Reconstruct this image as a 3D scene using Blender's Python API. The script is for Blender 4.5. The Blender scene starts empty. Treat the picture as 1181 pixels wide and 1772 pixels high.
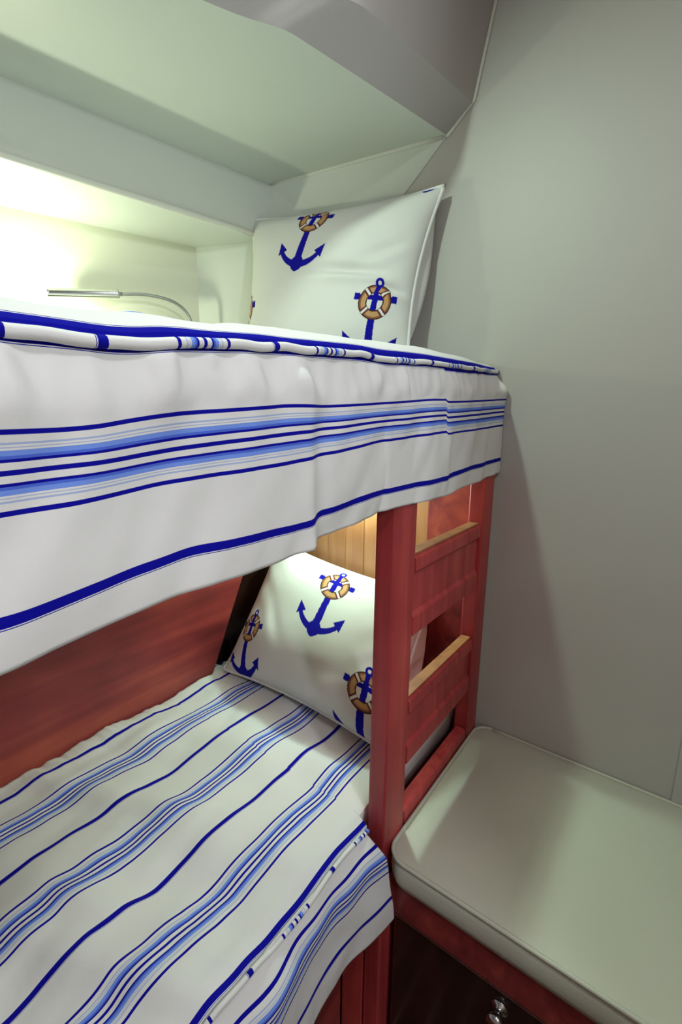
import bpy, bmesh, math
import numpy as np
from mathutils import Vector, Matrix, noise

SC = bpy.context.scene
COL = SC.collection
PI = math.pi

# ---------------------------------------------------------------- helpers
def link(o, parent=None):
    COL.objects.link(o)
    if parent is not None:
        o.parent = parent
    return o

def mesh_obj(name, verts, faces, mat, parent=None, smooth=False, uv=None, mats=None):
    me = bpy.data.meshes.new(name)
    me.from_pydata([tuple(map(float, v)) for v in verts], [], [tuple(int(i) for i in f) for f in faces])
    if uv is not None:
        uvl = me.uv_layers.new(name='UVMap')
        li = np.empty(len(me.loops), dtype=np.int32)
        me.loops.foreach_get('vertex_index', li)
        uvl.data.foreach_set('uv', np.asarray(uv, dtype=np.float32)[li].ravel())
    if mat is not None:
        me.materials.append(mat)
    me.update()
    bm = bmesh.new(); bm.from_mesh(me)
    bmesh.ops.recalc_face_normals(bm, faces=bm.faces)
    bm.to_mesh(me); bm.free()
    if smooth:
        me.polygons.foreach_set('use_smooth', [True] * len(me.polygons))
    o = bpy.data.objects.new(name, me)
    return link(o, parent)

def empty(name, loc, label=None, cat=None, group=None):
    o = bpy.data.objects.new(name, None)
    o.location = loc
    o.empty_display_size = 0.05
    COL.objects.link(o)
    tag(o, label, cat, group)
    return o

def tag(o, label=None, cat=None, group=None, kind=None):
    if label: o['label'] = label
    if cat: o['category'] = cat
    if group: o['group'] = group
    if kind: o['kind'] = kind
    return o

def reparent(o, parent):
    """parent keeping world placement (parents here are unrotated empties or meshes)"""
    o.parent = parent
    p = parent; loc = Vector((0, 0, 0))
    while p is not None:
        loc += p.location; p = p.parent
    o.location = o.location - loc
    return o

def bevel(o, w, seg=2, angle=0.6):
    m = o.modifiers.new('bevel', 'BEVEL'); m.width = w; m.segments = seg
    m.limit_method = 'ANGLE'; m.angle_limit = angle
    o.data.polygons.foreach_set('use_smooth', [True] * len(o.data.polygons))
    wn = o.modifiers.new('wn', 'WEIGHTED_NORMAL'); wn.keep_sharp = True
    return o

def box(name, x0, x1, y0, y1, z0, z1, mat, parent=None, bev=0.0):
    v = [(x, y, z) for x in (x0, x1) for y in (y0, y1) for z in (z0, z1)]
    f = [(0, 1, 3, 2), (4, 6, 7, 5), (0, 4, 5, 1), (2, 3, 7, 6), (0, 2, 6, 4), (1, 5, 7, 3)]
    o = mesh_obj(name, v, f, mat)
    if bev: bevel(o, bev)
    if parent is not None: reparent(o, parent)
    return o

def prism(name, poly, axis, a0, a1, mat, parent=None, bev=0.0):
    """poly: 2D outline; axis 0: poly=(y,z) extruded on x; 1: poly=(x,z); 2: poly=(x,y)"""
    n = len(poly); v = []
    for a in (a0, a1):
        for p, q in poly:
            v.append({0: (a, p, q), 1: (p, a, q), 2: (p, q, a)}[axis])
    f = [tuple(range(n)), tuple(range(2 * n - 1, n - 1, -1))]
    for i in range(n):
        j = (i + 1) % n
        f.append((i, j, n + j, n + i))
    o = mesh_obj(name, v, f, mat)
    if bev: bevel(o, bev)
    if parent is not None: reparent(o, parent)
    return o

def grid_faces(nu, nv, closed_u=False):
    f = []
    for i in range(nu if closed_u else nu - 1):
        ii = (i + 1) % nu
        for j in range(nv - 1):
            f.append((i * nv + j, ii * nv + j, ii * nv + j + 1, i * nv + j + 1))
    return f

def tube(name, pts, r, mat, parent=None, ns=12, uvs=None, cap=True, radii=None):
    pts = [Vector(p) for p in pts]; n = len(pts)
    verts = []; uv = []; L = 0.0
    up = Vector((0.13, 0.21, 0.97)).normalized()
    for i, p in enumerate(pts):
        t = (pts[min(i + 1, n - 1)] - pts[max(i - 1, 0)]).normalized()
        if i: L += (p - pts[i - 1]).length
        s = t.cross(up)
        if s.length < 0.05: s = t.cross(Vector((1, 0, 0)))
        s.normalize(); u = s.cross(t)
        rr = radii[i] if radii else r
        for k in range(ns):
            a = 2 * PI * k / ns
            verts.append(p + s * (rr * math.cos(a)) + u * (rr * math.sin(a)))
            uv.append((k / ns, uvs[i] if uvs is not None else L))
    f = []
    for i in range(n - 1):
        for k in range(ns):
            k2 = (k + 1) % ns
            f.append((i * ns + k, i * ns + k2, (i + 1) * ns + k2, (i + 1) * ns + k))
    if cap:
        f.append(tuple(range(ns))); f.append(tuple((n - 1) * ns + k for k in range(ns)))
    o = mesh_obj(name, verts, f, mat, smooth=True, uv=uv)
    if parent is not None: reparent(o, parent)
    return o

def lathe(name, prof, origin, axis, mat, parent=None, ns=24):
    """prof: (radius, height) along axis"""
    q = Vector((0, 0, 1)).rotation_difference(Vector(axis).normalized())
    v = []
    for r, h in prof:
        for k in range(ns):
            a = 2 * PI * k / ns
            v.append(Vector(origin) + q @ Vector((r * math.cos(a), r * math.sin(a), h)))
    n = len(prof); f = []
    for i in range(n - 1):
        for k in range(ns):
            k2 = (k + 1) % ns
            f.append((i * ns + k, i * ns + k2, (i + 1) * ns + k2, (i + 1) * ns + k))
    f.append(tuple(range(ns))); f.append(tuple((n - 1) * ns + k for k in range(ns)))
    o = mesh_obj(name, v, f, mat, smooth=True)
    if parent is not None: reparent(o, parent)
    return o

def nz(x, y, z=0.0):
    return noise.noise(Vector((x, y, z)))

def catmull(P, n):
    P = [np.array(p, float) for p in P]
    P = [2 * P[0] - P[1]] + P + [2 * P[-1] - P[-2]]
    out = []
    for i in range(1, len(P) - 2):
        for k in range(n):
            t = k / n
            a, b, c, d = P[i - 1], P[i], P[i + 1], P[i + 2]
            out.append(0.5 * (2 * b + (c - a) * t + (2 * a - 5 * b + 4 * c - d) * t * t + (3 * b - a - 3 * c + d) * t ** 3))
    out.append(P[-2])
    return out

# ---------------------------------------------------------------- materials
def new_mat(name):
    m = bpy.data.materials.new(name); m.use_nodes = True
    nt = m.node_tree
    b = nt.nodes['Principled BSDF']
    return m, nt, b

def bump(nt, b, scale, strength, dist=0.002, detail=4, coord='Object', stretch=None):
    tc = nt.nodes.new('ShaderNodeTexCoord')
    src = tc.outputs[coord]
    if stretch:
        mp = nt.nodes.new('ShaderNodeMapping'); mp.inputs['Scale'].default_value = stretch
        nt.links.new(src, mp.inputs['Vector']); src = mp.outputs[0]
    n = nt.nodes.new('ShaderNodeTexNoise'); n.inputs['Scale'].default_value = scale
    n.inputs['Detail'].default_value = detail
    nt.links.new(src, n.inputs['Vector'])
    bp = nt.nodes.new('ShaderNodeBump'); bp.inputs['Strength'].default_value = strength
    bp.inputs['Distance'].default_value = dist
    nt.links.new(n.outputs['Fac'], bp.inputs['Height'])
    nt.links.new(bp.outputs[0], b.inputs['Normal'])
    return n

def paint(name, col, rough=0.55, bs=350, bstr=0.12):
    m, nt, b = new_mat(name)
    tc = nt.nodes.new('ShaderNodeTexCoord')
    n = nt.nodes.new('ShaderNodeTexNoise'); n.inputs['Scale'].default_value = 2.5
    n.inputs['Detail'].default_value = 3
    nt.links.new(tc.outputs['Object'], n.inputs['Vector'])
    mx = nt.nodes.new('ShaderNodeMixRGB')
    mx.inputs[1].default_value = (*[c * 0.965 for c in col], 1)
    mx.inputs[2].default_value = (*[min(1, c * 1.03) for c in col], 1)
    nt.links.new(n.outputs['Fac'], mx.inputs[0])
    nt.links.new(mx.outputs[0], b.inputs['Base Color'])
    b.inputs['Roughness'].default_value = rough
    bump(nt, b, bs, bstr, 0.001)
    return m

def wood(name, dark, mid, light, grain=(1.5, 30, 30), rough=0.45, coat=0.08, knots=0.0):
    m, nt, b = new_mat(name)
    tc = nt.nodes.new('ShaderNodeTexCoord')
    mp = nt.nodes.new('ShaderNodeMapping'); mp.inputs['Scale'].default_value = grain
    nt.links.new(tc.outputs['Object'], mp.inputs['Vector'])
    n = nt.nodes.new('ShaderNodeTexNoise'); n.inputs['Scale'].default_value = 1.0
    n.inputs['Detail'].default_value = 6; n.inputs['Distortion'].default_value = 0.6
    nt.links.new(mp.outputs[0], n.inputs['Vector'])
    n2 = nt.nodes.new('ShaderNodeTexNoise'); n2.inputs['Scale'].default_value = 4.0
    n2.inputs['Detail'].default_value = 3
    nt.links.new(tc.outputs['Object'], n2.inputs['Vector'])
    ad = nt.nodes.new('ShaderNodeMath'); ad.operation = 'MULTIPLY_ADD'
    ad.inputs[1].default_value = 0.55
    nt.links.new(n2.outputs['Fac'], ad.inputs[0])
    ml = nt.nodes.new('ShaderNodeMath'); ml.operation = 'MULTIPLY'; ml.inputs[1].default_value = 0.55
    nt.links.new(n.outputs['Fac'], ml.inputs[0]); nt.links.new(ml.outputs[0], ad.inputs[2])
    cr = nt.nodes.new('ShaderNodeValToRGB')
    e = cr.color_ramp.elements
    e[0].position = 0.36; e[0].color = (*dark, 1)
    e[1].position = 0.72; e[1].color = (*light, 1)
    k = e.new(0.54); k.color = (*mid, 1)
    nt.links.new(ad.outputs[0], cr.inputs[0])
    nt.links.new(cr.outputs[0], b.inputs['Base Color'])
    b.inputs['Roughness'].default_value = rough
    b.inputs['Coat Weight'].default_value = coat
    b.inputs['Coat Roughness'].default_value = 0.25
    bp = nt.nodes.new('ShaderNodeBump'); bp.inputs['Strength'].default_value = 0.08; bp.inputs['Distance'].default_value = 0.001
    nt.links.new(n.outputs['Fac'], bp.inputs['Height']); nt.links.new(bp.outputs[0], b.inputs['Normal'])
    return m

def metal(name, col, rough):
    m, nt, b = new_mat(name)
    b.inputs['Base Color'].default_value = (*col, 1)
    b.inputs['Metallic'].default_value = 1
    b.inputs['Roughness'].default_value = rough
    n = bump(nt, b, 900, 0.02, 0.0003)
    return m

FW = (0.80, 0.81, 0.80)
DK = (0.004, 0.004, 0.34)
NV = (0.008, 0.012, 0.12)
B1 = (0.085, 0.16, 0.72)
B2 = (0.19, 0.33, 0.88)
PL = (0.42, 0.52, 0.78)
def stripe_mat(name, axis='Y'):
    """woven ticking stripes: period 0.18 m, group at 0, single band at half period; UV in metres"""
    m, nt, b = new_mat(name)
    uv = nt.nodes.new('ShaderNodeUVMap'); uv.uv_map = 'UVMap'
    sp = nt.nodes.new('ShaderNodeSeparateXYZ'); nt.links.new(uv.outputs[0], sp.inputs[0])
    d = nt.nodes.new('ShaderNodeMath'); d.operation = 'DIVIDE'; d.inputs[1].default_value = 0.18
    nt.links.new(sp.outputs[axis], d.inputs[0])
    a = nt.nodes.new('ShaderNodeMath'); a.operation = 'ADD'; a.inputs[1].default_value = 0.5
    nt.links.new(d.outputs[0], a.inputs[0])
    fr = nt.nodes.new('ShaderNodeMath'); fr.operation = 'FRACT'; nt.links.new(a.outputs[0], fr.inputs[0])
    cr = nt.nodes.new('ShaderNodeValToRGB'); cr.color_ramp.interpolation = 'CONSTANT'
    st = [(-.09, DK), (-.0866, FW), (-.0277, DK), (-.0243, FW), (-.0190, PL), (-.0182, FW), (-.0168, PL), (-.0158, FW), (-.0144, B2),
          (-.0112, B1), (-.0086, DK), (-.0070, FW), (-.0017, DK), (.0017, FW), (.0070, DK), (.0086, B1), (.0112, B2),
          (.0144, FW), (.0158, PL), (.0168, FW), (.0182, PL), (.0190, FW), (.0243, DK), (.0277, FW), (.0838, DK), (.0847, FW), (.0857, DK)]
    e = cr.color_ramp.elements
    e[0].position = 0.0; e[0].color = (*st[0][1], 1)
    e[1].position = (st[1][0] + .09) / .18; e[1].color = (*st[1][1], 1)
    for p, c in st[2:]:
        k = e.new((p + .09) / .18); k.color = (*c, 1)
    nt.links.new(fr.outputs[0], cr.inputs[0])
    nt.links.new(cr.outputs[0], b.inputs['Base Color'])
    b.inputs['Roughness'].default_value = 0.9
    b.inputs['Specular IOR Level'].default_value = 0.12
    # woven bump plus soft creases
    tc = nt.nodes.new('ShaderNodeTexCoord')
    n1 = nt.nodes.new('ShaderNodeTexNoise'); n1.inputs['Scale'].default_value = 14; n1.inputs['Detail'].default_value = 5
    nt.links.new(tc.outputs['Object'], n1.inputs['Vector'])
    n2 = nt.nodes.new('ShaderNodeTexNoise'); n2.inputs['Scale'].default_value = 700; n2.inputs['Detail'].default_value = 2
    nt.links.new(tc.outputs['Object'], n2.inputs['Vector'])
    b1 = nt.nodes.new('ShaderNodeBump'); b1.inputs['Strength'].default_value = 0.35; b1.inputs['Distance'].default_value = 0.006
    nt.links.new(n1.outputs['Fac'], b1.inputs['Height'])
    b2 = nt.nodes.new('ShaderNodeBump'); b2.inputs['Strength'].default_value = 0.15; b2.inputs['Distance'].default_value = 0.0008
    nt.links.new(n2.outputs['Fac'], b2.inputs['Height']); nt.links.new(b1.outputs[0], b2.inputs['Normal'])
    nt.links.new(b2.outputs[0], b.inputs['Normal'])
    return m

def print_mat(name):
    m, nt, b = new_mat(name)
    at = nt.nodes.new('ShaderNodeAttribute'); at.attribute_name = 'print'
    nt.links.new(at.outputs['Color'], b.inputs['Base Color'])
    b.inputs['Roughness'].default_value = 0.9
    b.inputs['Specular IOR Level'].default_value = 0.12
    tc = nt.nodes.new('ShaderNodeTexCoord')
    n1 = nt.nodes.new('ShaderNodeTexNoise'); n1.inputs['Scale'].default_value = 16; n1.inputs['Detail'].default_value = 4
    nt.links.new(tc.outputs['Object'], n1.inputs['Vector'])
    n2 = nt.nodes.new('ShaderNodeTexNoise'); n2.inputs['Scale'].default_value = 800
    nt.links.new(tc.outputs['Object'], n2.inputs['Vector'])
    b1 = nt.nodes.new('ShaderNodeBump'); b1.inputs['Strength'].default_value = 0.25; b1.inputs['Distance'].default_value = 0.005
    nt.links.new(n1.outputs['Fac'], b1.inputs['Height'])
    b2 = nt.nodes.new('ShaderNodeBump'); b2.inputs['Strength'].default_value = 0.12; b2.inputs['Distance'].default_value = 0.0006
    nt.links.new(n2.outputs['Fac'], b2.inputs['Height']); nt.links.new(b1.outputs[0], b2.inputs['Normal'])
    nt.links.new(b2.outputs[0], b.inputs['Normal'])
    return m

M_BULK = paint('bulkhead_paint', (0.512, 0.500, 0.468), 0.5)
M_DECK = paint('overhead_paint', (0.66, 0.70, 0.63), 0.5)
M_TRUNK = paint('trunk_paint', (0.47, 0.44, 0.425), 0.5)
M_HULL = paint('hull_paint', (0.72, 0.74, 0.60), 0.5)
M_CABIN = paint('cabin_paint', (0.36, 0.28, 0.24), 0.6)
M_TRIM = paint('trim_paint', (0.72, 0.73, 0.64), 0.35)
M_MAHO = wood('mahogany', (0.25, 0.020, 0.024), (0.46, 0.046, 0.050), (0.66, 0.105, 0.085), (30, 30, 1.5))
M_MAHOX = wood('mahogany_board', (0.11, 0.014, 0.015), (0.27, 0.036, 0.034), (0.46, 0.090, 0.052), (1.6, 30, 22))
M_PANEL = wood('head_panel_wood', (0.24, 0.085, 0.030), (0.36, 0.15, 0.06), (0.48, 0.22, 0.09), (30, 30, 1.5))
M_DARK = wood('dark_veneer', (0.010, 0.004, 0.003), (0.022, 0.008, 0.006), (0.05, 0.016, 0.011), (14, 14, 1.2), 0.16, 0.6)
M_STRIPE = stripe_mat('striped_cotton')
M_PRINT = print_mat('anchor_print_cotton')
M_CHROME = metal('chrome', (0.62, 0.63, 0.64), 0.14)
M_STEEL = metal('brushed_flex', (0.42, 0.44, 0.42), 0.35)
M_GLINT = metal('edge_glint', (0.7, 0.66, 0.6), 0.25)
M_WHITE, _nt, _b = new_mat('plain_white_cotton'); _b.inputs['Base Color'].default_value = (*FW, 1); _b.inputs['Roughness'].default_value = 0.85
bump(_nt, _b, 600, 0.15, 0.0008)
M_VINYL, _nt, _b = new_mat('cream_vinyl')
_b.inputs['Base Color'].default_value = (0.55, 0.56, 0.455, 1); _b.inputs['Roughness'].default_value = 0.45
_v = _nt.nodes.new('ShaderNodeTexVoronoi'); _v.inputs['Scale'].default_value = 420
_tc = _nt.nodes.new('ShaderNodeTexCoord'); _nt.links.new(_tc.outputs['Object'], _v.inputs['Vector'])
_bp = _nt.nodes.new('ShaderNodeBump'); _bp.inputs['Strength'].default_value = 0.25; _bp.inputs['Distance'].default_value = 0.0008
_nt.links.new(_v.outputs['Distance'], _bp.inputs['Height']); _nt.links.new(_bp.outputs[0], _b.inputs['Normal'])

def floor_mat():
    m, nt, b = new_mat('dark_teak_sole')
    tc = nt.nodes.new('ShaderNodeTexCoord')
    sp = nt.nodes.new('ShaderNodeSeparateXYZ'); nt.links.new(tc.outputs['Object'], sp.inputs[0])
    d = nt.nodes.new('ShaderNodeMath'); d.operation = 'DIVIDE'; d.inputs[1].default_value = 0.055
    nt.links.new(sp.outputs['Y'], d.inputs[0])
    fr = nt.nodes.new('ShaderNodeMath'); fr.operation = 'FRACT'; nt.links.new(d.outputs[0], fr.inputs[0])
    gt = nt.nodes.new('ShaderNodeMath'); gt.operation = 'LESS_THAN'; gt.inputs[1].default_value = 0.10
    nt.links.new(fr.outputs[0], gt.inputs[0])
    mp = nt.nodes.new('ShaderNodeMapping'); mp.inputs['Scale'].default_value = (2, 40, 1)
    nt.links.new(tc.outputs['Object'], mp.inputs[0])
    n = nt.nodes.new('ShaderNodeTexNoise'); n.inputs['Scale'].default_value = 1.2; n.inputs['Detail'].default_value = 5
    nt.links.new(mp.outputs[0], n.inputs['Vector'])
    mx = nt.nodes.new('ShaderNodeMixRGB'); mx.inputs[1].default_value = (0.02, 0.007, 0.005, 1); mx.inputs[2].default_value = (0.10, 0.032, 0.02, 1)
    nt.links.new(n.outputs['Fac'], mx.inputs[0])
    m2 = nt.nodes.new('ShaderNodeMixRGB'); m2.inputs[2].default_value = (0.30, 0.17, 0.10, 1)
    nt.links.new(gt.outputs[0], m2.inputs[0]); nt.links.new(mx.outputs[0], m2.inputs[1])
    nt.links.new(m2.outputs[0], b.inputs['Base Color'])
    b.inputs['Roughness'].default_value = 0.25
    return m
M_FLOOR = floor_mat()

# ---------------------------------------------------------------- camera
yaw, pitch, roll = math.radians(36.75), math.radians(-11.6), math.radians(0.72)
fw = Vector((math.cos(pitch) * math.cos(yaw), math.cos(pitch) * math.sin(yaw), math.sin(pitch)))
r0 = Vector((math.sin(yaw), -math.cos(yaw), 0)); u0 = r0.cross(fw)
rt = r0 * math.cos(roll) + u0 * math.sin(roll)
up = u0 * math.cos(roll) - r0 * math.sin(roll)
cam = bpy.data.cameras.new('camera'); cam.sensor_fit = 'VERTICAL'; cam.sensor_height = 36.0
cam.lens = 800 / 1772 * 36.0; cam.clip_start = 0.02; cam.clip_end = 50
co = bpy.data.objects.new('camera', cam); COL.objects.link(co)
co.matrix_world = Matrix(((rt.x, up.x, -fw.x, 0), (rt.y, up.y, -fw.y, 0), (rt.z, up.z, -fw.z, 1.22), (0, 0, 0, 1)))
SC.camera = co

# ================================================================= the setting
def struct(o, label=None):
    return tag(o, label, None, None, 'structure')

BX = 1.015          # face of the bulkhead
struct(box('floor', -0.95, 1.10, -1.45, 1.40, -0.04, 0.0, M_FLOOR), 'dark polished plank floor')
# bulkhead (right wall): edge cut to the profile of the cabin side
prof = [(-0.52, 0.0), (1.40, 0.0), (1.40, 1.10), (0.80, 1.10), (0.70, 1.62), (0.584, 1.72), (0.492, 1.80), (0.438, 1.84), (0.405, 2.0), (0.38, 2.14), (-0.52, 2.14)]
struct(prism('wall_right', prof, 0, BX, BX + 0.03, M_BULK), 'large plain pale grey bulkhead')
struct(box('wall_left', -0.95, -0.90, -1.45, 1.40, 0.0, 2.14, M_CABIN))
# doorway wall behind the camera (opening X -0.80 .. 0.19)
struct(prism('wall_front', [(0.19, 0.0), (1.045, 0.0), (1.045, 2.14), (-0.90, 2.14), (-0.90, 0.0), (-0.80, 0.0), (-0.80, 1.98), (0.19, 1.98)], 1, -0.55, -0.51, M_CABIN))
struct(box('wall_corridor', -0.95, 1.10, -1.45, -1.40, 0.0, 2.14, M_CABIN))
struct(box('wall_corridor_end', 1.05, 1.10, -1.40, -0.55, 0.0, 2.14, M_CABIN))
struct(box('ceiling_cabin', -0.95, 1.10, -1.45, 1.40, 2.14, 2.18, M_CABIN))

# deck underside above the upper bunk
edge = [(1.015, 0.492), (0.80, 0.538), (0.66, 0.569), (0.624, 0.578), (0.595, 0.594), (0.563, 0.614), (0.51, 0.640), (0.44, 0.668), (0.36, 0.692), (0.20, 0.718), (-0.20, 0.772), (-0.55, 0.818), (-0.90, 0.864)]
zd = 1.80
edge = [tuple(p) for p in catmull(edge, 6)]
deck_poly = edge + [(-0.90, 1.36), (0.95, 1.36), (1.015, 1.36)]
struct(prism('ceiling', deck_poly, 2, zd, zd + 0.03, M_DECK), 'smooth pale deck underside above upper bunk')
# chamfer fascia and cabin side rising above it
fu = [(1.015, 0.438), (0.80, 0.473), (0.712, 0.489), (0.675, 0.503), (0.645, 0.522), (0.61, 0.545), (0.55, 0.575), (0.47, 0.606), (0.38, 0.632), (0.21, 0.660), (-0.20, 0.715), (-0.55, 0.761), (-0.90, 0.806)]
fu = [tuple(p) for p in catmull(fu, 6)]
def strip_faces(n):
    f = []
    for i in range(n - 1):
        f += [(i, i + 1, n + i + 1, n + i), (n + i, n + i + 1, 2 * n + i + 1, 2 * n + i), (2 * n + i, 2 * n + i + 1, 3 * n + i + 1, 3 * n + i), (3 * n + i, 3 * n + i + 1, i + 1, i)]
    return f + [(0, n, 2 * n, 3 * n), (n - 1, 2 * n - 1, 3 * n - 1, 4 * n - 1)]
def sharp(o, ang=0.45):
    bm = bmesh.new(); bm.from_mesh(o.data)
    for e in bm.edges:
        if len(e.link_faces) == 2 and e.calc_face_angle(0) > ang: e.smooth = False
    bm.to_mesh(o.data); bm.free()
v = []
for (x, y) in edge: v.append((x, y, zd))
for (x, y) in fu: v.append((x, y, 1.84))
n = len(edge)
for (x, y) in fu: v.append((x, y + 0.05, 1.86))
for (x, y) in edge: v.append((x, y + 0.05, zd + 0.03))
f = strip_faces(n)
fa = mesh_obj('trim_1', v, f, M_TRUNK, smooth=True)
sharp(fa)
struct(fa, 'sloping fascia between deck underside and cabin side')
v = []
for (x, y) in fu: v.append((x, y, 1.84))
for (x, y) in fu: v.append((x, y - 0.058, 2.14))
for (x, y) in fu: v.append((x, y + 0.0, 2.14))
for (x, y) in fu: v.append((x, y + 0.03, 1.855))
wu = mesh_obj('wall_upper', v, strip_faces(n), M_TRUNK, smooth=True)
sharp(wu)
struct(wu, 'mauve grey cabin side above the fascia')
# bead along the bulkhead edge
bead = [(BX - 0.002, 0.492, 1.797), (BX - 0.002, 0.462, 1.823), (BX - 0.002, 0.436, 1.845), (BX - 0.002, 0.404, 2.0), (BX - 0.002, 0.378, 2.13)]
struct(tube('trim_2', bead, 0.0035, M_TRIM, ns=8), 'thin bead along bulkhead edge')

# box beam along the hull (tapers towards the bulkhead) with soffit behind it
def beam_y(x):  return 1.054 + (x - 0.395) * (0.949 - 1.054) / (0.948 - 0.395)
def hull_y(x):  return 1.289 + (x - 0.452) * (1.148 - 1.289) / (0.863 - 0.452)
xa, xb = -0.90, 0.9485
zs = 1.668
v = [(xa, beam_y(xa), zd), (xb, beam_y(xb), zd), (xb, beam_y(xb), zs), (xa, beam_y(xa), zs),
     (xa, 1.6, zd), (xb, 1.36, zd), (xb, 1.36, zs), (xa, 1.6, zs)]
f = [(0, 1, 2, 3), (4, 7, 6, 5), (0, 4, 5, 1), (3, 2, 6, 7), (0, 3, 7, 4), (1, 5, 6, 2)]
struct(mesh_obj('wall_back_beam', v, f, M_DECK), 'grey box beam above the hull recess')
pts = [(x, beam_y(x) - 0.002, zs + 0.004) for x in np.linspace(xa, 0.905, 30)]
struct(tube('trim_3', pts, 0.007, M_TRIM, ns=12), 'rounded bead along lower edge of the beam')
# hull wall at the back of the recess
v = []
for dy in (0.0, 0.03):
    for x in (xa, 0.875):
        for z in (0.40, zs): v.append((x, hull_y(x) + dy, z))
f = [(0, 1, 3, 2), (4, 6, 7, 5), (0, 4, 5, 1), (2, 3, 7, 6), (0, 2, 6, 4), (1, 5, 7, 3)]
struct(mesh_obj('wall_back', v, f, M_HULL), 'pale hull lining at back of the recess')
# end wall of the recess and the slanting filler panel next to the bulkhead
v = [(1.015, 0.492, 1.80), (0.948, 0.949, 1.80), (1.015, 0.72, 1.60), (1.015, 0.72, 1.15), (0.935, 0.95, 1.15), (0.863, 1.150, 1.15), (0.863, 1.150, 1.80),
     (1.03, 1.2, 1.80), (1.03, 1.2, 1.15)]
f = [(0, 1, 2), (1, 4, 3, 2), (1, 6, 5, 4), (6, 7, 8, 5)]
ew = mesh_obj('wall_end', v, f, M_DECK)
sm = ew.modifiers.new('s', 'SOLIDIFY'); sm.thickness = 0.004; sm.offset = 0
struct(ew, 'end panel of the bunk recess')
a = Vector((1.012, 0.500, 1.799)); b_ = Vector((0.950, 0.945, 1.799))
struct(tube('trim_4', [a.lerp(b_, t / 10) for t in range(11)], 0.005, M_TRIM, ns=8), 'bead where the deck underside meets the end panel')
# narrow joint strip at the far right of the bulkhead
struct(box('trim_5', BX - 0.006, BX, -0.52, -0.06, 0.0, 2.14, M_BULK, bev=0.002), 'raised panel at right end of the bulkhead')

# ================================================================= built-in bunk woodwork
bunk = empty('bunk_bed', (0.3, 0.65, 0.0), 'built-in mahogany double bunk with red back board behind both levels', 'bunk bed')
box('upper_platform', -0.89, 1.01, 0.385, 1.12, 1.125, 1.155, M_HULL, bunk)
box('upper_rail', -0.89, 1.01, 0.360, 0.384, 1.125, 1.20, M_MAHOX, bunk)
box('lower_platform', -0.89, 1.01, 0.42, 0.96, 0.375, 0.40, M_MAHOX, bunk)
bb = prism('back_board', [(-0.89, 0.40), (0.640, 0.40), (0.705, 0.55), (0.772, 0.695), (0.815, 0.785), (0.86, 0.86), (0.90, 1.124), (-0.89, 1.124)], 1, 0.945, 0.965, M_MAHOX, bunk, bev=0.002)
box('recess_shade_board', 0.62, 1.01, 1.03, 1.045, 0.40, 1.124, M_DARK, bunk)  # near-black wood paints the shade in the gap past the back board
box('head_post', 0.990, 1.0015, 0.345, 0.480, 0.40, 1.124, M_MAHOX, bunk, bev=0.002)
# head panel: vertical tongue-and-groove planks
pw = 0.062; y = 0.360; yy = [y + pw * k for k in range(11)]
poly = []
for y0 in yy:
    y1 = y0 + pw
    poly += [(BX - 0.010, y0 + 0.0), (BX - 0.013, y0 + 0.002), (BX - 0.013, y1 - 0.002)]
poly += [(BX - 0.010, yy[-1] + pw), (BX - 0.001, yy[-1] + pw), (BX - 0.001, yy[0])]
hp = prism('head_panel', poly, 2, 0.40, 1.124, M_PANEL, bunk)
tag(hp, 'honey coloured plank panel at the head of lower bunk')
box('bed_front', -0.89, 0.555, 0.40, 0.42, 0.0, 0.26, M_MAHOX, bunk, bev=0.003)
box('corner_post', 0.575, 0.64, 0.366, 0.414, 0.0, 0.40, M_MAHO, bunk, bev=0.003)
struct(box('trim_6', 1.0012, BX, 0.334, 0.356, 0.0, 1.24, M_BULK, bev=0.002), 'pale strip between ladder and bulkhead')

# ================================================================= ladder
lad = empty('bunk_ladder', (0.79, 0.345, 0.0), 'mahogany ladder with wide flat steps against the bunk front', 'ladder')
box('stile', 0.575, 0.645, 0.330, 0.364, 0.0, 1.20, M_MAHO, lad, bev=0.004)
box('stile', 0.945, 1.000, 0.330, 0.364, 0.0, 1.20, M_MAHO, lad, bev=0.004)
def step(z0, z1):
    """one flat step board: moulded lip on upper and lower edge, flush with the stiles"""
    yf, yb = 0.334, 0.356
    sec = [(yb, z0), (yb, z1), (yf + 0.004, z1), (yf - 0.002, z1 - 0.004), (yf - 0.003, z1 - 0.026), (yf + 0.004, z1 - 0.033),
           (yf + 0.004, z0 + 0.045), (yf - 0.002, z0 + 0.038), (yf - 0.002, z0 + 0.005), (yf + 0.004, z0)]
    o = prism('step', sec, 0, 0.651, 0.939, M_MAHO, lad, bev=0.0015)
    # tenons into the stiles
    t = prism('tenon', [(yf + 0.006, z0 + 0.02), (yb - 0.001, z0 + 0.02), (yb - 0.001, z1 - 0.02), (yf + 0.006, z1 - 0.02)], 0, 0.640, 0.950, M_MAHO)
    reparent(t, o)
    if z1 < 0.6: return o
    td = box('lit_tread', 0.653, 0.938, yf + 0.003, yb + 0.001, z1, z1 + 0.003, M_PANEL)  # added strip, its honey colour stands for lamplight on the red step
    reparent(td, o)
    tag(td, 'lamplight-painted tread')
    return o
step(0.856, 1.001); step(0.608, 0.741); step(0.40, 0.514)

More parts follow.
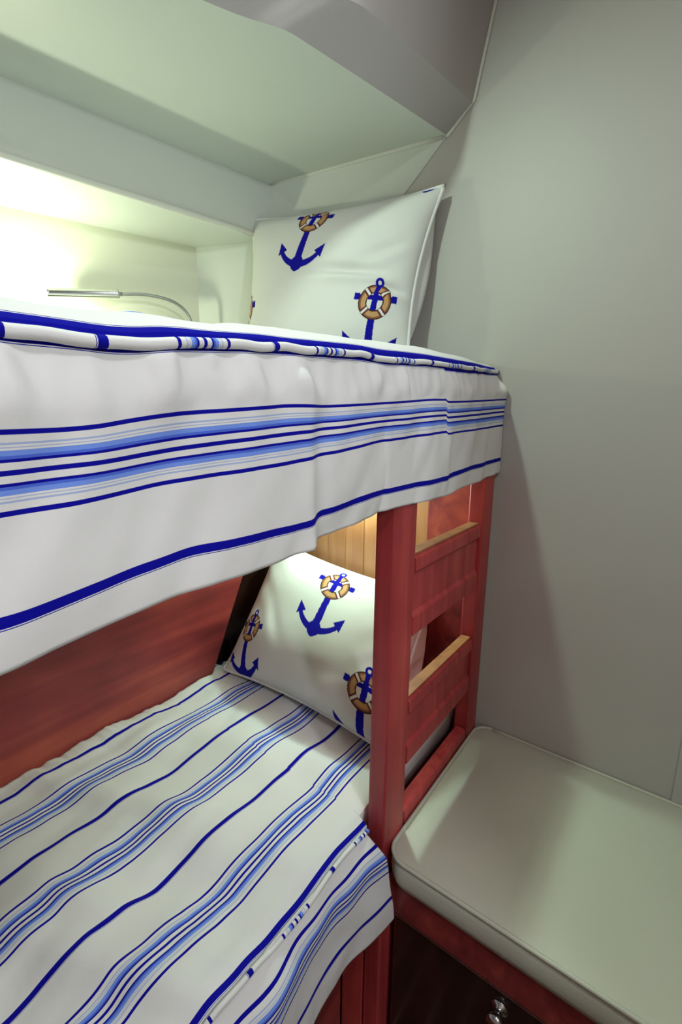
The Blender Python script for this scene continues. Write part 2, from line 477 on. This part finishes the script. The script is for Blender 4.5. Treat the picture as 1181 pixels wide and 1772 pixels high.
# ================================================================= seat cabinet + cushion
cab = empty('seat_cabinet', (0.79, 0.12, 0.0), 'dark wood seat cabinet under cream cushion beside ladder', 'cabinet')
box('carcass', 0.625, 1.010, -0.150, 0.322, 0.0, 0.436, M_DARK, cab)
box('rail', 0.590, 0.6245, -0.150, 0.326, 0.362, 0.4365, M_MAHOX, cab, bev=0.003)
dr = box('door', 0.602, 0.6245, -0.146, 0.318, 0.02, 0.357, M_DARK, cab, bev=0.002)
box('edge_glint', 0.5900, 0.6240, -0.150, 0.322, 0.3590, 0.3612, M_GLINT, cab)  # added metal sliver standing for the glossy highlight under the rail
kn = lathe('knob', [(0.004, 0.0), (0.013, 0.0), (0.013, 0.003), (0.006, 0.005), (0.005, 0.012), (0.011, 0.016), (0.014, 0.022), (0.012, 0.028), (0.003, 0.031)], (0.602, 0.125, 0.313), (-1, 0, 0), M_CHROME)
reparent(kn, dr)

# cushion: rounded box with a soft crown
def cushion():
    cx0, cx1, cy0, cy1 = 0.577, 1.010, -0.150, 0.3262
    zb, zt, rc = 0.438, 0.487, 0.034
    N = 24
    def ring(inset, z):
        pts = []
        cen = [(cx1 - rc, cy1 - rc, 0), (cx0 + rc, cy1 - rc, 90), (cx0 + rc, cy0 + rc, 180), (cx1 - rc, cy0 + rc, 270)]
        for (a, b, d) in cen:
            for k in range(N // 4 + 1):
                t = math.radians(d + 90 * k / (N // 4))
                pts.append((a + (rc - inset) * math.cos(t), b + (rc - inset) * math.sin(t), z))
            # straight runs
        out = []
        m = len(pts)
        for i in range(m):
            p, q = pts[i], pts[(i + 1) % m]
            L = math.dist(p, q); s = max(1, int(L / 0.03))
            for k in range(s):
                out.append(tuple(p[j] + (q[j] - p[j]) * k / s for j in range(3)))
        return out
    base = ring(0.0, zt)
    mcount = len(base)
    cxm, cym = (cx0 + cx1) / 2, (cy0 + cy1) / 2
    rings = []
    def prof_ring(scale_in, z):
        return [(x + (cxm - x) * scale_in, y + (cym - y) * scale_in, z) for x, y, _ in base]
    rings.append(prof_ring(0.010, zb)); rings.append(prof_ring(-0.002, zb + 0.010))
    rings.append(prof_ring(-0.008, (zb + zt) / 2)); rings.append(prof_ring(-0.004, zt - 0.014)); rings.append(prof_ring(0.004, zt))
    for s in (0.02, 0.045, 0.08, 0.13, 0.2, 0.3, 0.42, 0.56, 0.72, 0.88):
        zz = []
        for x, y, _ in base:
            xx = x + (cxm - x) * s; yy_ = y + (cym - y) * s
            h = 0.011 * (1 - (1 - s) ** 6) + 0.0035 * nz(xx * 9, yy_ * 9) * min(1, s * 6)
            zz.append((xx, yy_, zt + h))
        rings.append(zz)
    v = [p for r in rings for p in r]
    f = []
    for i in range(len(rings) - 1):
        for k in range(mcount):
            k2 = (k + 1) % mcount
            f.append((i * mcount + k, i * mcount + k2, (i + 1) * mcount + k2, (i + 1) * mcount + k))
    v.append((cxm, cym, zt + 0.011)); c = len(v) - 1; L = (len(rings) - 1) * mcount
    for k in range(mcount): f.append((L + k, L + (k + 1) % mcount, c))
    f.append(tuple(range(mcount)))
    o = mesh_obj('seat_cushion', v, f, M_VINYL, smooth=True)
    pp = prof_ring(0.000, zt + 0.002)
    tp = tube('piping', pp + [pp[0]], 0.0036, M_VINYL, ns=8)
    reparent(tp, o)
    return o
cu = cushion()
tag(cu, 'cream vinyl seat cushion with piped edge in the corner by the ladder', 'cushion')

# ================================================================= bedspreads
def smooth01(t):
    t = max(0.0, min(1.0, t)); return t * t * (3 - 2 * t)

U_PIPE = np.array([(-0.9, 1.262), (-0.2, 1.265), (0.11, 1.267), (0.132, 1.268), (0.157, 1.268), (0.179, 1.267), (0.195, 1.269), (0.228, 1.275), (0.299, 1.282), (0.389, 1.288), (0.491, 1.294), (0.537, 1.293), (0.666, 1.302), (0.79, 1.306), (0.952, 1.313), (1.02, 1.317)])
U_S1 = np.array([(-0.9, 1.20), (0.1, 1.21), (0.146, 1.211), (0.216, 1.222), (0.273, 1.226), (0.346, 1.232), (0.401, 1.232), (0.492, 1.237), (0.668, 1.249), (0.8, 1.2535), (1.02, 1.2625)])
U_SC = np.array([(-0.9, 1.175), (0.097, 1.184), (0.167, 1.187), (0.235, 1.194), (0.346, 1.203), (0.493, 1.213), (0.671, 1.223), (1.02, 1.236)])
U_S3 = np.array([(-0.9, 1.15), (0.094, 1.158), (0.126, 1.159), (0.165, 1.161), (0.212, 1.165), (0.345, 1.172), (0.372, 1.175), (0.494, 1.186), (0.674, 1.195), (1.02, 1.206)])
U_SI = np.array([(-0.9, 1.085), (0.087, 1.095), (0.157, 1.102), (0.23, 1.107), (0.31, 1.106), (0.365, 1.105), (0.384, 1.111), (0.489, 1.120), (0.734, 1.121), (0.813, 1.129), (1.02, 1.135)])
U_HE = np.array([(-0.9, 1.05), (0.083, 1.062), (0.123, 1.067), (0.179, 1.071), (0.234, 1.073), (0.307, 1.072), (0.368, 1.076), (0.391, 1.082), (0.44, 1.086), (0.556, 1.094), (0.748, 1.089), (0.797, 1.096), (1.02, 1.107)])
def ip(T, x):
    # lightly smoothed interpolation
    return float(np.mean([np.interp(x + d, T[:, 0], T[:, 1]) for d in (-0.014, -0.007, 0, 0.007, 0.014)]))

ub = empty('bedspread', (0.3, 0.6, 1.155), 'blue striped white bedspread on the upper bunk with deep front drop', 'bedspread', )
lb = empty('bedspread', (0.3, 0.6, 0.40), 'blue striped white bedspread covering the lower bunk', 'bedspread')

def seam_y_u(x): return 0.336 + 0.012 * smooth01((x - 0.85) / 0.16)
def fold_u(x, t):
    """outward offset of the upper drop: t=0 seam .. 1 hem"""
    g = 0.0110 * nz(x * 26, t * 2.2, 11.0) * math.exp(-((t - 0.14) / 0.16) ** 2)
    g += 0.0080 * nz(x * 52, t * 3.0, 15.0) * math.exp(-((t - 0.12) / 0.13) ** 2)
    g += 0.010 * nz(x * 10, t * 1.6, 1.3) * smooth01(t / 0.3)
    g += 0.0050 * nz(x * 24 + t * 3, t * 2.0, 8.3) * smooth01(t / 0.2)
    g += 0.008 * math.exp(-((x - 0.372) / 0.012) ** 2) * t - 0.006 * math.exp(-((x - 0.400) / 0.014) ** 2) * t
    g += 0.005 * math.exp(-((x - 0.73) / 0.012) ** 2) * smooth01(t / 0.2) * (1 - 0.5 * t)
    return g

xs = np.concatenate([np.linspace(-0.89, 0.0, 60, endpoint=False), np.linspace(0.0, 1.0128, 420)])
# --- upper front drop
rows_v = [0.086, 0.0275, 0.0, -0.0275, -0.090, -0.124]
TABS = [U_PIPE, U_S1, U_SC, U_S3, U_SI, U_HE]
NT = 60
verts = []; uvs = []
tk = np.linspace(0, 1, NT)
for x in xs:
    zz = [ip(T, x) for T in TABS]
    vv = [0.0918] + rows_v[1:]
    # parameter by fabric length
    L = np.cumsum([0] + [abs(vv[i + 1] - vv[i]) for i in range(5)]); L = L / L[-1]
    for t in tk:
        z = float(np.interp(t, L, zz)); v_ = float(np.interp(t, L, vv))
        s = smooth01(t / 0.25)
        yd = 0.3255 - 0.006 * math.sin(min(1, t * 2.2) * PI) * smooth01((x - 0.8) / 0.2)
        yv = seam_y_u(x) * (1 - s) + yd * s
        env = smooth01(t / 0.06) * smooth01((1.03 - x) / 0.05 + 0.2)
        g = fold_u(x, t) * env
        yv -= g if g > 0 else g * (0.35 + 0.65 * smooth01((t - 0.1) / 0.25))
        if x > 0.50: yv = min(yv, 0.3262 + 0.02 * (1 - smooth01((t - 0.10) / 0.25)) + 0.02 * (1 - smooth01((x - 0.50) / 0.05)))
        if x > 0.72 and t > 0.02: v_ += 0.0038 * smooth01((x - 0.72) / 0.004) * smooth01((1.1 - x) / 0.4) * (1 - smooth01((t - 0.52) / 0.12))
        verts.append((x, yv, z)); uvs.append((x, v_))
fd = mesh_obj('front_drop', verts, grid_faces(len(xs), NT), M_STRIPE, smooth=True, uv=uvs)
sm = fd.modifiers.new('s', 'SOLIDIFY'); sm.thickness = 0.003; sm.offset = 1
reparent(fd, ub)
# --- upper top
CR = np.array([(-0.9, 1.30), (0.10, 1.298), (0.14, 1.2985), (0.188, 1.302), (0.229, 1.308), (0.264, 1.307), (0.326, 1.314), (0.361, 1.314), (0.47, 1.324), (0.6, 1.332), (0.78, 1.338), (1.02, 1.34)])
def top_u(x, y):
    y0 = seam_y_u(x); z0 = ip(U_PIPE, x); zc = ip(CR, x)
    d = y - y0
    tt = min(1.0, max(0.0, d / 0.075))
    z = z0 + (zc - z0) * math.sqrt(1 - (1 - tt) ** 2)
    z += 0.010 * smooth01((d - 0.085) / 0.3)
    z -= 0.024 * smooth01((y - 0.47) / 0.06) * smooth01((x - 0.74) / 0.05)
    z += 0.003 * nz(x * 12, y * 12, 2) * smooth01(d / 0.05)
    z += 0.010 * math.exp(-((x - 0.262) / 0.028) ** 2 - ((y - 0.455) / 0.035) ** 2)
    z -= 0.004 * math.exp(-((x - 0.30) / 0.02) ** 2 - ((y - 0.43) / 0.05) ** 2)
    return z
def cover_top(name, xs, ny, yf, yb, topf, zbot, vf, parent, xlim, pw_):
    verts = []; uvs = []
    for x in xs:
        y0, y1 = yf(x), yb(x)
        verts.append((x, y0 + 0.025, zbot)); uvs.append((x, vf(x, 0.0)))
        arc = 0.0; last = None
        for j in range(ny):
            u = j / (ny - 1)
            y = y0 + 0.003 + (y1 - y0 - 0.003) * (u ** pw_)
            xx = x
            if x > 0.70:
                xl = xlim(y); xx = 0.70 + (x - 0.70) * (xl - 0.70) / (1.011 - 0.70)
            z = topf(xx, y)
            if last: arc += math.hypot(y - last[0], z - last[1])
            last = (y, z)
            verts.append((xx, y, z)); uvs.append((xx, vf(xx, arc)))
        verts.append((xx, y1, zbot)); uvs.append((xx, vf(xx, arc)))
    nv = ny + 2
    f = grid_faces(len(xs), nv)
    for i in range(len(xs) - 1): f.append((i * nv, (i + 1) * nv, (i + 1) * nv + nv - 1, i * nv + nv - 1))
    f.append(tuple(range(nv))); f.append(tuple((len(xs) - 1) * nv + j for j in range(nv)))
    o = mesh_obj(name, verts, f, M_STRIPE, smooth=True, uv=uvs)
    reparent(o, parent)
    return o
def back_u(x): return 1.10
xs2 = np.concatenate([np.linspace(-0.89, 0.0, 40, endpoint=False), np.linspace(0.0, 1.011, 220)])
cover_top('top_panel', xs2, 60, seam_y_u, back_u, top_u, 1.157, lambda x, s: 0.0915 - s, ub,
          lambda y: float(np.interp(y, [0, 0.69, 0.94, 1.12], [1.011, 1.008, 0.925, 0.862])), 1.9)
xp = np.concatenate([np.linspace(-0.89, 0.0, 40, endpoint=False), np.linspace(0.0, 1.010, 240)])
pts = [(x, seam_y_u(x) - 0.003 + 0.0010 * nz(x * 25, 4), ip(U_PIPE, x) + 0.001 + 0.0016 * nz(x * 30, 9)) for x in xp]
tube('piping', pts, 0.0048, M_STRIPE, ub, ns=10, uvs=[(x - 0.252) / 0.168 * 0.18 for x in xp],
     radii=[0.0046 - 0.0009 * smooth01((x - 0.1) / 0.6) + 0.0004 * nz(x * 22, 3) for x in xp])

# --- lower bedspread
LXE = 0.568
def seam_y_l(x):
    if x <= LXE: return 0.356 + 0.004 * nz(x * 9, 2.2)
    return 0.374
def top_l(x, y):
    y0 = 0.356
    d = y - y0
    z = 0.549 - 0.010 * (1 - smooth01(d / 0.03))
    z += 0.0060 * nz(x * 8, y * 8, 1.0) + 0.0040 * nz(x * 17, y * 12, 5.0)
    z += 0.0035 * nz(x * 6 + y * 9, y * 22 - x * 8, 3.0)
    # broad soft folds lying across the bed, stronger towards the foot
    k = smooth01((0.62 - x) / 0.4)
    z += (0.004 + 0.010 * k) * nz(x * 9 + y * 3.5, y * 3.0 - x, 9.0)
    z += 0.006 * k * nz(x * 20 + y * 9, y * 5, 13.0)
    # gathers along the back edge
    e = math.exp(-((0.945 - y) / 0.04))
    z += e * (0.005 * nz(x * 42 + y * 8, y * 6, 2.0) + 0.003 * nz(x * 80, y * 5, 7.0) - 0.006)
    return z
xs3 = np.concatenate([np.linspace(-0.89, 0.05, 40, endpoint=False), np.linspace(0.05, LXE - 0.0005, 220), np.linspace(LXE + 0.001, 1.0, 150)])
cover_top('top_panel', xs3, 150, seam_y_l, lambda x: 0.942 if x < 0.70 else 0.985, top_l, 0.402, lambda x, s: s + (0.018 if x > LXE else 0.0) - 0.0965 + 0.003 * nz(x * 6, s * 3, 4) * smooth01(s / 0.05), lb, lambda y: 1.0, 1.35)
# drop
FY = np.array([(-0.9, 0.325), (0.0, 0.33), (0.15, 0.326), (0.25, 0.324), (0.33, 0.317), (0.38, 0.333), (0.46, 0.334), (0.51, 0.328), (0.56, 0.314), (0.60, 0.306)])
verts = []; uvs = []
xs4 = np.concatenate([np.linspace(-0.89, 0.1, 40, endpoint=False), np.linspace(0.1, 1.0, 220)])
NT2 = 50
for k, q in enumerate(xs4):
    for j in range(NT2):
        t = j / (NT2 - 1)
        xe = 0.552 + 0.036 * t ** 0.9              # right edge flares outwards to the hem
        x = q if q < 0.1 else 0.1 + (q - 0.1) / 0.9 * (xe - 0.1)
        z = 0.540 - t * (0.540 - 0.347) - 0.006 * t * math.sin(x * 20)
        s = smooth01(t / 0.22)
        yt = float(np.mean([np.interp(x + d, FY[:, 0], FY[:, 1]) for d in (-0.02, -0.01, 0, 0.01, 0.02)]))
        yv = (seam_y_l(min(x, LXE)) - 0.002) * (1 - s) + yt * s
        yv -= 0.006 * nz(x * 20, t * 3, 6.6) * smooth01(t / 0.1)
        v_ = 0.049 - t * (0.049 + 0.150)
        verts.append((x, yv, z)); uvs.append((x, v_))
fd = mesh_obj('front_drop', verts, grid_faces(len(xs4), NT2), M_STRIPE, smooth=True, uv=uvs)
sm = fd.modifiers.new('s', 'SOLIDIFY'); sm.thickness = 0.0025; sm.offset = 1
reparent(fd, lb)
xp = np.concatenate([np.linspace(-0.89, 0.0, 40, endpoint=False), np.linspace(0.0, 0.560, 160)])
pts = [(x, seam_y_l(x) - 0.004 + 0.0012 * nz(x * 25, 4), top_l(x, 0.356) + 0.001) for x in xp]
tube('piping', pts, 0.0036, M_STRIPE, lb, ns=10, uvs=[(x - 0.21) / 0.168 * 0.18 for x in xp])

# ================================================================= pillows
#PILLOW_BEGIN
PI = np.pi
def pillow_surface(C, T, U, V, side, squash=1.0):
    """C: corners TL,TR,BR,BL ; U,V arrays 0..1 (V=0 top) ; side +1 front / -1 back"""
    TL, TR, BR, BL = [np.array(c, float) for c in C]
    nrm = np.cross(TR - TL, BL - TL); nrm /= np.linalg.norm(nrm)
    cen = (TL + TR + BR + BL) / 4
    if np.dot(nrm, cen - np.array([0, 0, 1.22])) > 0: nrm = -nrm      # towards the room
    a = np.abs(2 * U - 1); b = np.abs(2 * V - 1)
    pin = 0.045                                   # edges pulled in between the corners
    Uc = U + (0.5 - U) * 2 * pin * (1 - b ** 2) * a ** 2
    Vc = V + (0.5 - V) * 2 * pin * (1 - a ** 2) * b ** 2
    sg = np.sign(U - 0.5)
    ov = (0.030 + 0.060 * (U > 0.5) if side < 0 else 0.004) * np.sin(PI * np.clip((1 - a) / 0.34, 0, 1)) * (1 - b ** 2)
    Uc = Uc + sg * ov
    P = (TL * ((1 - Uc) * (1 - Vc))[..., None] + TR * (Uc * (1 - Vc))[..., None] + BR * (Uc * Vc)[..., None] + BL * ((1 - Uc) * Vc)[..., None])
    h = np.clip((1 - a ** 2.6) * (1 - b ** 2.6), 0, 1) ** 0.55
    return P + nrm * (side * T * h)[..., None], nrm
PU = dict(C=[(0.905, 0.969, 1.709), (0.985, 0.478, 1.692), (0.925, 0.515, 1.335), (0.830, 0.945, 1.315)], T=0.060)
PL_ = dict(C=[(0.975, 0.960, 0.850), (0.998, 0.452, 0.790), (0.695, 0.376, 0.570), (0.711, 0.912, 0.562)], T=0.095)
#PILLOW_END

def seg_d(x, y, x0, y0, x1, y1):
    dx, dy = x1 - x0, y1 - y0
    t = np.clip(((x - x0) * dx + (y - y0) * dy) / (dx * dx + dy * dy), 0, 1)
    return np.hypot(x - x0 - t * dx, y - y0 - t * dy), t
def tri(x, y, A, B, Cc):
    def s(p, q): return (x - q[0]) * (p[1] - q[1]) - (p[0] - q[0]) * (y - q[1])
    d1, d2, d3 = s(A, B), s(B, Cc), s(Cc, A)
    neg = (d1 < 0) | (d2 < 0) | (d3 < 0); pos = (d1 > 0) | (d2 > 0) | (d3 > 0)
    return ~(neg & pos)
ANCHOR_BLUE = (0.005, 0.004, 0.30); TAN = (0.50, 0.29, 0.13); OUT = (0.055, 0.018, 0.014); MAR = (0.11, 0.02, 0.02); WH = (0.70, 0.69, 0.66)
CLOTH = (0.67, 0.68, 0.645)
def draw_anchor(col, x, y):
    """x,y: local coordinates, crown at origin, ring centre at (0,1)"""
    def put(mask, c): col[mask] = c
    d, t = seg_d(x, y, 0, -0.02, 0, 1.28)
    put(d < 0.095 - 0.045 * t, ANCHOR_BLUE)
    rr = np.hypot(x, y - 0.55); ang = np.abs(np.arctan2(x, -(y - 0.55)))
    put((np.abs(rr - 0.60) < 0.075 - 0.03 * ang) & (ang < 0.95), ANCHOR_BLUE)
    put(np.hypot(x, y + 0.03) < 0.16, ANCHOR_BLUE); put(np.hypot(x, y + 0.12) < 0.085, ANCHOR_BLUE)
    for s in (-1, 1):
        put(tri(x * s, y, (0.58, 0.40), (0.36, 0.24), (0.56, 0.10)), ANCHOR_BLUE)
    d, t = seg_d(x, y, -0.40, 1.08, 0.40, 1.08); put(d < 0.045, ANCHOR_BLUE)
    for s in (-1, 1): put((np.abs(x - s * 0.40) < 0.055) & (np.abs(y - 1.08) < 0.065), ANCHOR_BLUE)
    r = np.hypot(x, y - 1.0); th = np.arctan2(y - 1.0, x)
    put((r < 0.345) & (r > 0.165), OUT); put((r < 0.318) & (r > 0.190), TAN)
    put((r < 0.318) & (r > 0.285), (0.26, 0.12, 0.06))
    for k in range(4):
        a = PI / 4 + k * PI / 2
        da = np.abs((th - a + PI) % (2 * PI) - PI) * r
        m = (r < 0.335) & (r > 0.175)
        put(m & (da < 0.058), MAR); put(m & (da < 0.024), WH)
    d, t = seg_d(x, y, 0, 1.10, 0, 1.30); put(d < 0.045, ANCHOR_BLUE)
    e = np.hypot(x, y - 1.38); put((e < 0.085) & (e > 0.035), ANCHOR_BLUE)

def make_pillow(P, anchors, label, nf=440, seed=0, wr=1.0):
    C, T = P['C'], P['T']
    TL, TR, BR, BL = [np.array(c, float) for c in C]
    W = (np.linalg.norm(TR - TL) + np.linalg.norm(BR - BL)) / 2
    H = (np.linalg.norm(BL - TL) + np.linalg.norm(BR - TR)) / 2
    t = np.linspace(0, 1, nf); t = 0.5 - 0.5 * (np.sign(0.5 - t) * np.abs(1 - 2 * t) ** 0.9)
    U, V = np.meshgrid(t, t, indexing='ij')
    F, nrm = pillow_surface(C, T, U, V, 1)
    a = np.abs(2 * U - 1); b = np.abs(2 * V - 1)
    env = np.clip((1 - a ** 4) * (1 - b ** 4), 0, 1)
    # wrinkles: soft waves plus dents running in from the edges
    w = 0.0030 * np.sin(9 * U + 5 * V + seed) * np.sin(7 * V - 3 * U + 1.3 * seed)
    w += 0.0022 * np.sin(38 * V + 6 * np.sin(5 * U + seed)) * np.clip(a - 0.45, 0, 1) * 1.6
    w += 0.0022 * np.sin(34 * U + 5 * np.sin(6 * V + seed)) * np.clip(b - 0.5, 0, 1) * 1.6
    for (du, dv, ang, ln, wd, dp) in P.get('dents', []):
        x = (U - du) * W; y = (V - dv) * H
        xl = x * math.cos(ang) + y * math.sin(ang); yl = -x * math.sin(ang) + y * math.cos(ang)
        w -= dp * np.exp(-(xl / ln) ** 2) * (np.exp(-(yl / wd) ** 2) - 0.5 * np.exp(-((yl - 1.6 * wd) / wd) ** 2))
    F = F + nrm * (w * env * wr)[..., None]
    col = np.empty(U.shape + (3,)); col[:] = CLOTH
    for (ru, rv, cu_, cv) in anchors:
        rx, ry, cx_, cy_ = ru * W, -rv * H, cu_ * W, -cv * H
        L = math.hypot(rx - cx_, ry - cy_); ex = np.array([(ry - cy_), -(rx - cx_)]) / L; ey = np.array([rx - cx_, ry - cy_]) / L
        X = U * W - cx_; Y = -V * H - cy_
        draw_anchor(col, (X * ex[0] + Y * ex[1]) / L, (X * ey[0] + Y * ey[1]) / L)
    nb = 60
    tb = np.linspace(0, 1, nb)
    Ub, Vb = np.meshgrid(tb, tb, indexing='ij')
    B, _ = pillow_surface(C, T, Ub, Vb, -1)
    org = Vector(((TL + TR + BR + BL) / 4).tolist()); org.z = min(c[2] for c in C)
    root = empty('pillow', org, label, 'pillow')
    o = mesh_obj('front_cover', F.reshape(-1, 3), grid_faces(nf, nf), M_PRINT, smooth=True)
    at = o.data.color_attributes.new('print', 'FLOAT_COLOR', 'POINT')
    rgba = np.ones((nf * nf, 4), dtype=np.float32); rgba[:, :3] = col.reshape(-1, 3)
    at.data.foreach_set('color', rgba.ravel())
    reparent(o, root)
    o2 = mesh_obj('back_cover', B.reshape(-1, 3), grid_faces(nb, nb), M_PRINT, smooth=True)
    at = o2.data.color_attributes.new('print', 'FLOAT_COLOR', 'POINT')
    rgba = np.ones((nb * nb, 4), dtype=np.float32); rgba[:, :3] = CLOTH
    at.data.foreach_set('color', rgba.ravel())
    reparent(o2, root)
    # piping round the seam
    q = np.linspace(0, 1, 80)
    su = np.concatenate([q[:-1], np.ones(79), q[::-1][:-1], np.zeros(80)])
    sv = np.concatenate([np.zeros(79), q[:-1], np.ones(79), q[::-1]])
    S, _ = pillow_surface(C, T, su, sv, 1)
    tube('piping', [tuple(p) for p in S], 0.0042, M_WHITE, root, ns=8, cap=False)
    return root
A_UP = [(0.4236, 0.1078, 0.381, 0.3885), (0.8271, 0.6692, 0.802, 0.9599), (0.004, 0.60, -0.015, 0.89), (1.0, -0.31, 0.94, -0.03)]
A_LO = [(0.5514, 0.2406, 0.5363, 0.5514), (0.8471, 0.7744, 0.835, 1.08), (0.1504, 0.7018, 0.1604, 0.975)]
#ANCHORS
PU['dents'] = [(0.66, 0.47, 0.12, 0.080, 0.012, 0.015), (0.93, 0.60, 0.25, 0.05, 0.010, 0.016), (0.86, 0.36, -0.3, 0.05, 0.014, 0.008), (0.25, 0.75, 0.5, 0.08, 0.02, 0.004)]
PL_['dents'] = [(0.30, 0.60, 0.9, 0.05, 0.018, 0.003), (0.58, 0.80, -0.3, 0.07, 0.02, 0.003)]
make_pillow(PU, A_UP, 'white anchor print pillow leaning on the bulkhead on the upper bunk', seed=0.6)
make_pillow(PL_, A_LO, 'white anchor print pillow leaning at the head of the lower bunk behind ladder', seed=2.1)

# ================================================================= gooseneck reading lamp
lp = empty('reading_lamp', (0.86, 1.14, 1.42), 'slim chrome gooseneck reading lamp on the wall above upper bunk', 'lamp')
H0 = Vector((0.497, 1.210, 1.488)); H1 = Vector((0.640, 1.163, 1.507))
ax = (H1 - H0)
hd = lathe('lamp_head', [(0.0085, 0.0), (0.0105, 0.0), (0.0105, 0.004), (0.0100, 0.006), (0.0100, ax.length - 0.006), (0.0104, ax.length - 0.004), (0.0104, ax.length), (0.005, ax.length + 0.002), (0.0045, ax.length + 0.008)], H0, ax, M_CHROME)
reparent(hd, lp)
st = catmull([H1 + ax.normalized() * 0.006, (0.70, 1.142, 1.5145), (0.755, 1.122, 1.509), (0.790, 1.112, 1.490), (0.806, 1.108, 1.460), (0.812, 1.112, 1.415), (0.815, 1.135, 1.385)], 10)
tube('gooseneck', [tuple(p) for p in st], 0.0038, M_STEEL, lp, ns=12)
wb = lathe('wall_base', [(0.004, 0), (0.02, 0), (0.022, 0.004), (0.018, 0.014), (0.006, 0.018)], (0.817, 1.163, 1.378), (-0.05, -1, 0.1), M_CHROME)
reparent(wb, lp)

# ================================================================= lights
def light(name, kind, loc, energy, col, size=0.05, aim=None, spot=None, size_y=None, blend=0.4):
    l = bpy.data.lights.new(name, kind); l.energy = energy; l.color = col
    if kind == 'AREA':
        l.shape = 'RECTANGLE' if size_y else 'DISK'; l.size = size
        if size_y: l.size_y = size_y
    else:
        l.shadow_soft_size = size
    if kind == 'SPOT':
        l.spot_size = spot; l.spot_blend = blend
    o = bpy.data.objects.new(name, l); o.location = loc; COL.objects.link(o)
    if aim is not None:
        d = Vector(aim) - Vector(loc); o.rotation_euler = d.to_track_quat('-Z', 'Y').to_euler()
    return o
light('cabin_side_light', 'SPOT', (0.22, 0.535, 2.02), 18.0, (0.78, 1.0, 0.82), 0.022, aim=(0.95, 0.12, 0.70), spot=math.radians(126), blend=1.0)
light('corridor_light', 'POINT', (-0.10, -0.94, 1.80), 30.0, (0.87, 0.95, 1.0), 0.05)
light('reading_lamp_bulb', 'POINT', (0.455, 1.200, 1.468), 3.2, (0.92, 1.0, 0.72), 0.010)
light('lower_bunk_bulb', 'POINT', (0.945, 0.68, 1.075), 5.6, (0.69, 1.0, 0.90), 0.020)
light('cabin_fill', 'AREA', (0.05, -0.30, 2.12), 4.5, (0.97, 0.97, 1.0), 0.15, aim=(0.05, -0.30, 0))  # unseen soft fill, added to brighten the front drop

w = bpy.data.worlds.new('world'); SC.world = w; w.use_nodes = True
w.node_tree.nodes['Background'].inputs[0].default_value = (0.02, 0.02, 0.02, 1)

SC.view_settings.view_transform = 'Standard'
SC.view_settings.look = 'None'
SC.view_settings.exposure = 0.0
SC.view_settings.gamma = 1.0
SC.view_settings.use_curve_mapping = False
